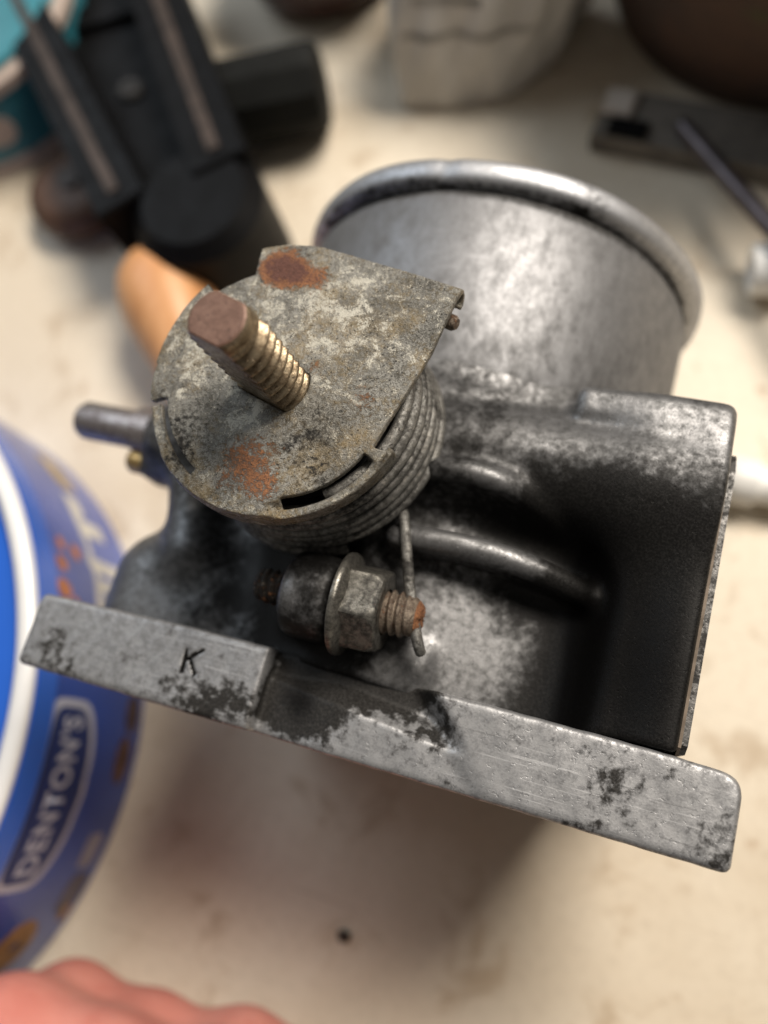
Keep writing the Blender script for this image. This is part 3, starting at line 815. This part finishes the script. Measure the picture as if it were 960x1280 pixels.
for (x, y, z) in ((-5, -54, -28.4), (10, -54.5, -28.2), (25.5, -52, -28.6), (40, -51.5, -30.4)):   # knuckle creases
    for k in (-2.0, 0, 2.0):
        d = smax(d, -s_caps(g, (x - 4, y - 1 + k, z + .3), (x + 4, y - 1 + k, z + .3), .35), 1.0)
sdf_part('hand_skin', g, d, skin_mat(), hand, relax=2)

# ------------------------------------------------------------------ bench clutter behind
# low teal tin
teal = thing('small_teal_tin', 'small round teal tin with cream rims and a pale dot, behind the black steel clamp', 'tin', (-112, 137, BENCH))
tealm = plain('teal_print', (.035, .20, .25), .4, var=.1, scale=.05); rimm = plain('cream_rim', (.50, .40, .34), .5, var=.1)
vs, fs = lathe((-112, 137, BENCH), (0, 0, 1), [(0, 3.4), (31, 3.4), (31, 19), (0, 19)], 96)
part('tin_side', vs, fs, tealm, teal, angle=40)
for z in (0, 18.8):
    vs, fs = lathe((-112, 137, BENCH + z), (0, 0, 1), [(0, 0), (31.2, 0), (31.8, .5), (31.8, 3), (31.2, 3.4), (0, 3.4)], 96)
    part('rim_band', vs, fs, rimm, teal, angle=40)
vs, fs = lathe((-112, 137, BENCH + 22.2), (0, 0, 1), [(0, 0), (29, 0), (29, 1.4), (27.5, 2.2), (0, 2.2)], 96)
part('lid', vs, fs, tealm, teal, angle=40)
a0 = math.radians(-54); u = np.array([math.cos(a0), math.sin(a0), 0])
vs, fs = lathe(np.array((-112, 137, BENCH + 11.5)) + u * 30.6, u, [(0, 0), (4.2, 0), (4.2, .6), (0, .7)], 32)
part('pale_dot', vs, fs, rimm, teal)

# black clamp
blackm = plain('black_enamel', (.004, .004, .0045), .5, 0, .2, .2, spec=.12); worn = plain('worn_brown_edge', (.055, .036, .026), .55, .2, .25, .3)
clamp = thing('bar_clamp', 'black steel clamp with two brown edged rails lying behind the disc', 'clamp', (-50, 110, BENCH))
def bar(p0, p1, w, z0, z1):
    p0 = np.array(p0, float); p1 = np.array(p1, float); e = (p1 - p0) / np.linalg.norm(p1 - p0); nn = np.array([-e[1], e[0]]) * w / 2
    return [tuple(p0 + nn), tuple(p0 - nn), tuple(p1 - nn), tuple(p1 + nn)], z0, z1
ra0, ra1, rb0, rb1 = (-102, 150), (-43, 88), (-70, 162), (-25, 100)
ZT = BENCH + 24
for p0, p1, w in ((ra0, ra1, 11), (rb0, rb1, 12)):
    vs, fs = prism(*bar(p0, p1, w, BENCH + 10, ZT), bev=.6); rail = part('rail', vs, fs, blackm, clamp, smooth=False)
    vs, fs = prism(*bar(np.array(p0) * .97 + np.array(p1) * .03, np.array(p0) * .04 + np.array(p1) * .96, w * .22, ZT, ZT + .6)); part('worn_edge', vs, fs, worn, rail, smooth=False)
vs, fs = prism(*bar((-87, 158), (-29, 90), 24, BENCH + 10, BENCH + 14)); part('web', vs, fs, blackm, clamp, smooth=False)
cpts = [(-28.5 + 14 * math.cos(t), 92 + 14 * math.sin(t)) for t in np.linspace(0, 2 * math.pi, 28, endpoint=False)]
vs, fs = prism(cpts, BENCH, ZT - 1, 3); part('rounded_end', vs, fs, blackm, clamp, angle=40)
vs, fs = prism(*bar((-82, 142), (-60, 152), 7, BENCH, BENCH + 16)); part('cross_bar', vs, fs, blackm, clamp, smooth=False)
steel = plain('dull_screw_steel', (.055, .052, .05), .5, .6)
for sx, sy, sz in ((-60, 124, 14),):
    vs, fs = lathe((sx, sy, BENCH + sz), (0, 0, 1), [(0, 0), (3.0, 0), (3.0, .8), (2.4, 1.5), (1.0, 1.5), (.9, .7), (0, .7)], 24); part('screw_head', vs, fs, steel, clamp, angle=35)
hp = lathe((-47, 122.5, BENCH + 10.2), (.95, .32, 0), [(0, 0), (8.5, 0), (9.5, 1), (9.5, 30), (8.6, 32), (0, 32.4)], 10)
part('grip', *hp, plain('black_rubber', (.006, .0065, .006), .65, spec=.15), clamp, angle=30)

# wooden knob and dark ball-shaped knob
wood = NT('orange_varnished_wood'); co = wood.coords(1000, (1, .25, 1)); wv = wood.noise(co, .25, 5, .6, .5)
wood.out(wood.mix(wood.step(wv, .35, .68), (.66, .34, .15), (.54, .25, .10)), .4); M['wood'] = wood.m
kn = thing('wooden_file_handle', 'orange varnished wooden handle lying on the bench behind the lever disc', 'tool handle', (-43, 80, BENCH))
hd = [(0, 0), (3.5, .3), (7, 2), (9.2, 5), (10.2, 9), (10.0, 15), (8.6, 23), (7.2, 30), (6.8, 36), (7.2, 41), (6.6, 42)]
vs, fs = lathe((-41.5, 85, BENCH + 10.2), (.62, -.78, 0), hd, 40); part('grip', vs, fs, M['wood'], kn, angle=50)
vs, fs = lathe((-41.5 + .622 * 41.5, 85 - .783 * 41.5, BENCH + 10.2), (.62, -.78, 0), [(0, 0), (5.6, 0), (5.6, 6), (0, 6)], 32); part('ferrule', vs, fs, plain('dull_ferrule', (.45, .42, .36), .4, .8), kn, angle=40)
bk = thing('brown_wooden_knob', 'round dark brown wooden knob between the teal tin and the clamp', 'knob', (-71, 103, BENCH))
vs, fs = lathe((-71, 103, BENCH), (0, 0, 1), [(0, 0), (9, 0), (11, 1.2), (12.5, 4), (12, 7), (8, 9), (0, 9.4)], 48)
part('knob_body', vs, fs, plain('brown_wood', (.13, .065, .036), .55, 0, .2, .2), bk, angle=60)
vs, fs = lathe((-71, 103, BENCH + 9.2), (0, 0, 1), [(0, 0), (3, 0), (3, 1), (0, 1.3)], 24); part('knob_screw', vs, fs, worn, bk)

# maroon jar at the top edge
jar = thing('maroon_pot', 'dark maroon round pot standing behind the clamp at the top edge', 'pot', (-32, 172, BENCH))
vs, fs = lathe((-31, 179, BENCH), (0, 0, 1), [(0, 0), (17, 0), (21, 4), (23, 14), (22, 24), (19, 30), (19, 33), (17, 33), (16, 30), (0, 28)], 64)
part('pot_body', vs, fs, plain('maroon_glaze', (.055, .018, .012), .35, 0, .2, .1), jar, angle=50)
# orange stick
sk = thing('orange_stick', 'thin orange brown wooden stick beside the grey pouch', 'stick', (0, 165, BENCH))
vs, fs = tube([(0.5, 161, BENCH + 22), (-2, 172, BENCH + 10), (-6, 190, BENCH + 2)], [1.6, 2.2, 2.2], 10); part('stick_shaft', vs, fs, plain('burnt_orange', (.34, .09, .025), .5), sk)
vs, fs = lathe((0.5, 161, BENCH + 22), (.2, -.7, .75), [(1.6, 0), (1.4, .8), (0, 1.4)], 10); part('stick_tip', vs, fs, worn, sk)
o = sk

# grey pouch
po = thing('grey_plastic_pouch', 'crumpled grey plastic pouch standing at the top edge of the bench', 'pouch', (14, 152, BENCH))
foot = np.array([(-2.5, 136.5), (10, 137.6), (23, 141.5), (29.5, 150), (35, 168), (12, 172), (-8, 168), (-5.5, 152)], float)
cc = foot.mean(0); n = 96
per = []
for k in range(n):                                     # resampled, rounded outline
    t = k / n * len(foot); i0 = int(t); f = t - i0
    q = [foot[(i0 + m) % len(foot)] for m in (-1, 0, 1, 2)]
    per.append(q[1] * (1 - f) + q[2] * f)
for _ in range(5): per = [(per[k - 1] + 2 * per[k] + per[(k + 1) % n]) / 4 for k in range(n)]
vs = []; fs = []; rs = random.Random(11); ph = [rs.uniform(0, 6) for _ in range(8)]
hs_ = [0, 1, 3, 6, 9, 12, 15, 18, 21, 24, 27, 30, 33, 36]
for h in hs_:
    u = h / 36
    for k in range(n):
        t = 2 * math.pi * k / n; e = (per[k] - cc)
        q = 1.1 * abs(math.sin(3.5 * t + ph[0] + u * 3)) + .9 * abs(math.sin(6 * t + ph[1] - u * 4)) + .5 * math.sin(11 * t + ph[2] + u * 7)
        q = (q - .9) * min(1, h / 5)
        d2 = e / np.linalg.norm(e)
        p2 = cc + e * np.array([1 + .30 * u, 1 - .55 * u * u]) * (.97 if h == 0 else 1) + d2 * q + np.array([6.5 * u, 6 * u])
        vs.append((p2[0], p2[1], BENCH + .1 + h + 1.2 * u * math.sin(2 * t + 1)))
m = len(hs_)
for i in range(m - 1):
    for k in range(n): fs.append((i * n + k, i * n + (k + 1) % n, (i + 1) * n + (k + 1) % n, (i + 1) * n + k))
fs.append(tuple(range(n))[::-1])
top_c = np.mean(np.array(vs[-n:]), axis=0); vs.append(tuple(top_c + (0, 0, 1.5)))
for k in range(n): fs.append(((m - 1) * n + k, (m - 1) * n + (k + 1) % n, len(vs) - 1))
part('pouch_bag', vs, fs, plain('grey_film', (.62, .60, .56), .45, 0, .12, .06, bump=.2), po, angle=60)
ink = plain('faded_grey_ink', (.36, .34, .31), .5)
V_ = np.array(vs[:m * n]).reshape(m, n, 3)
for lv, k0, k1 in ((6, 2, 26), (8, 4, 16), (9, 3, 28)):
    q = []
    for k in range(k0, k1):
        for f in (0, .45):
            p3 = V_[lv, k] * (1 - f) + V_[lv + 1, k] * f
            dn = p3[:2] - cc; dn /= np.linalg.norm(dn)
            q.append((p3[0] + dn[0] * .15, p3[1] + dn[1] * .15, p3[2] + .1))
    part('ink_line', q, [(2 * k, 2 * k + 2, 2 * k + 3, 2 * k + 1) for k in range(k1 - k0 - 1)], ink, po)

# mossy flower pot
fp = thing('mossy_flower_pot', 'dark brown earthen flower pot with green moss at the top right corner', 'flower pot', (79, 182, BENCH))
s = NT('mossy_terracotta'); co = s.coords(); na = s.noise(co, .05, 5, .6, .4); nb = s.noise(co, .35, 5, .65)
col = s.mix(s.step(na, .35, .65), (.085, .045, .028), (.05, .03, .022))
mv = s.math('ADD', s.math('ADD', s.math('MULTIPLY', na, .6), s.math('MULTIPLY', nb, .4)), s.math('SUBTRACT', s.attr('moss'), .5))
col = s.mix(s.step(mv, .42, .60), col, (.06, .075, .02)); s.bump(nb, .6, .001); s.out(col, .75)
vs, fs = lathe((79, 182, BENCH), (0, 0, 1), [(0, 0), (38, 0), (40.5, 1.5), (43, 12), (46, 28), (48, 44), (50.5, 44.5), (51.5, 54), (49, 55), (46, 55), (45, 44), (0, 42)], 96)
p = part('pot_wall', vs, fs, s.m, fp, angle=50)
v = np.array(vs); set_attr(p.data, 'moss', .75 * blob(v[:, 0], v[:, 1], v[:, 2], (70, 139.5, -39), 9))
p['label'] = 'pot wall with a green patch of moss'
vs, fs = lathe((79, 182, BENCH + 45), (0, 0, 1), [(44.6, 0), (40, 1.2), (20, 2.0), (0, 2.2)], 48, cap=False)
part('soil', vs, fs, plain('dark_soil', (.035, .024, .016), .9, 0, .3, .4, bump=.8), fp)

# flat grey bar with a bright clip at its end
gb = thing('grey_steel_bar', 'flat grey steel bar with a bright end clip lying in front of the mossy pot', 'steel bar', (62, 134, BENCH))
gm = plain('grey_tool_steel', (.20, .18, .155), .5, .3, .2, .12)
vs, fs = prism(*bar((43.5, 136.0), (112, 126), 12.5, BENCH, BENCH + 5), bev=.7); part('bar_blade', vs, fs, gm, gb, smooth=False)
vs, fs = prism(*bar((44.2, 138.0), (50.5, 137.1), 6.2, BENCH + 5, BENCH + 6.6), bev=.8); part('end_clip', vs, fs, plain('bright_clip', (.74, .66, .58), .4, .3), gb, smooth=False)
vs, fs = prism(*bar((46, 131.8), (54, 130.7), 4, BENCH + 5, BENCH + 6.2), bev=.3); part('clip_block', vs, fs, blackm, gb, smooth=False)
# white hose with an open end
hs = thing('white_plastic_hose', 'short white plastic hose with its open end facing the throttle body', 'hose', (90, 103, BENCH))
wp = plain('white_plastic', (.86, .85, .82), .4, 0, .04, .05)
vs, fs = lathe((78.0, 101.8, BENCH + 5.0), (1, .18, 0), [(2.6, 0.4), (3.0, 0), (4.4, 0), (4.8, .5), (4.8, 46), (2.6, 46), (2.6, .4)], 40, cap=False)
part('hose_wall', vs, fs, wp, hs, angle=50)
vs, fs = lathe((80.2, 102.2, BENCH + 5.0), (1, .18, 0), [(0, 0), (2.7, 0), (2.7, 1), (0, 1)], 24); part('bore_shade_disc', vs, fs, plain('bore_shade', (.03, .025, .02), .8), hs)  # dark disc stands in for the shade inside the hose
# dark rod, one end on the bar, the middle over the hose
rd = thing('dark_steel_rod', 'thin dark steel rod leaning from the grey bar across the white hose', 'rod', (72, 122, BENCH))
vs, fs = tube([(60.6, 131.5, BENCH + 6.8), (80, 106.4, BENCH + 11.3), (101.6, 78.3, BENCH + 16.3)], 1.75, 16); part('rod_shaft', vs, fs, plain('dark_rod', (.10, .085, .09), .35, .7, .1), rd, angle=40)
vs, fs = lathe((60.6, 131.5, BENCH + 6.8), (-.6, .78, -.12), [(1.75, 0), (1.5, .6), (0, .9)], 16); part('rod_end', vs, fs, blackm, rd)
vs, fs = lathe((101.6, 78.3, BENCH), (0, 0, 1), [(0, 0), (6, 0), (6, 13.8), (0, 14.0)], 24)
o = thing('grey_spacer', 'short grey steel spacer holding up the far end of the dark rod', 'spacer', (101.6, 78.3, BENCH))
part('spacer_body', vs, fs, gm, o, angle=40)
# white cap
wc = thing('bottle_cap', 'small rounded white plastic cap lying right of the throttle body', 'cap', (84, 60, BENCH))
vs, fs = lathe((78.6, 60.4, BENCH + 4.1), (1, -.03, 0), [(0, 0), (2.2, .15), (3.4, .9), (4.0, 2.2), (4.1, 4), (4.1, 6.6)], 36, cap=False); cp = part('cap_shell', vs, fs, wp, wc, angle=60)
vs, fs = lathe((85.2, 60.2, BENCH + 4.1), (1, -.03, 0), [(4.1, 0), (3.3, .2), (3.1, 2), (3.1, 20), (0, 20)], 36, cap=False); part('cap_stem', vs, fs, wp, wc, angle=50)
# grit on the bench
for i, (x, y, r) in enumerate(((34.3, -30.6, 1.0),)):
    rs = random.Random(i); bm = bmesh.new(); bmesh.ops.create_icosphere(bm, subdivisions=2, radius=r)
    vs = [(v.co.x * 1.3 * rs.uniform(.85, 1.1) + x, v.co.y * rs.uniform(.85, 1.1) + y, max(v.co.z, -.6 * r) * .6 + BENCH + .36 * r) for v in bm.verts]
    fs = [[v.index for v in f.verts] for f in bm.faces]; bm.free()
    lab = ['dark speck of grit on the bench below the flange', 'tiny tan crumb on the bench near the bottom edge', 'tiny tan crumb right of the dark speck'][i]
    me = mesh_from(vs, fs); o = link('grit_speck' if i == 0 else 'crumb', me, plain('dark_grit', (.05, .038, .028), .8) if i == 0 else cook, None)
    c = W((x, y, BENCH)); me.transform(Matrix.Translation(Vector(-c))); o.location = Vector(c)
    o['label'] = lab; o['category'] = 'speck' if i == 0 else 'crumb'
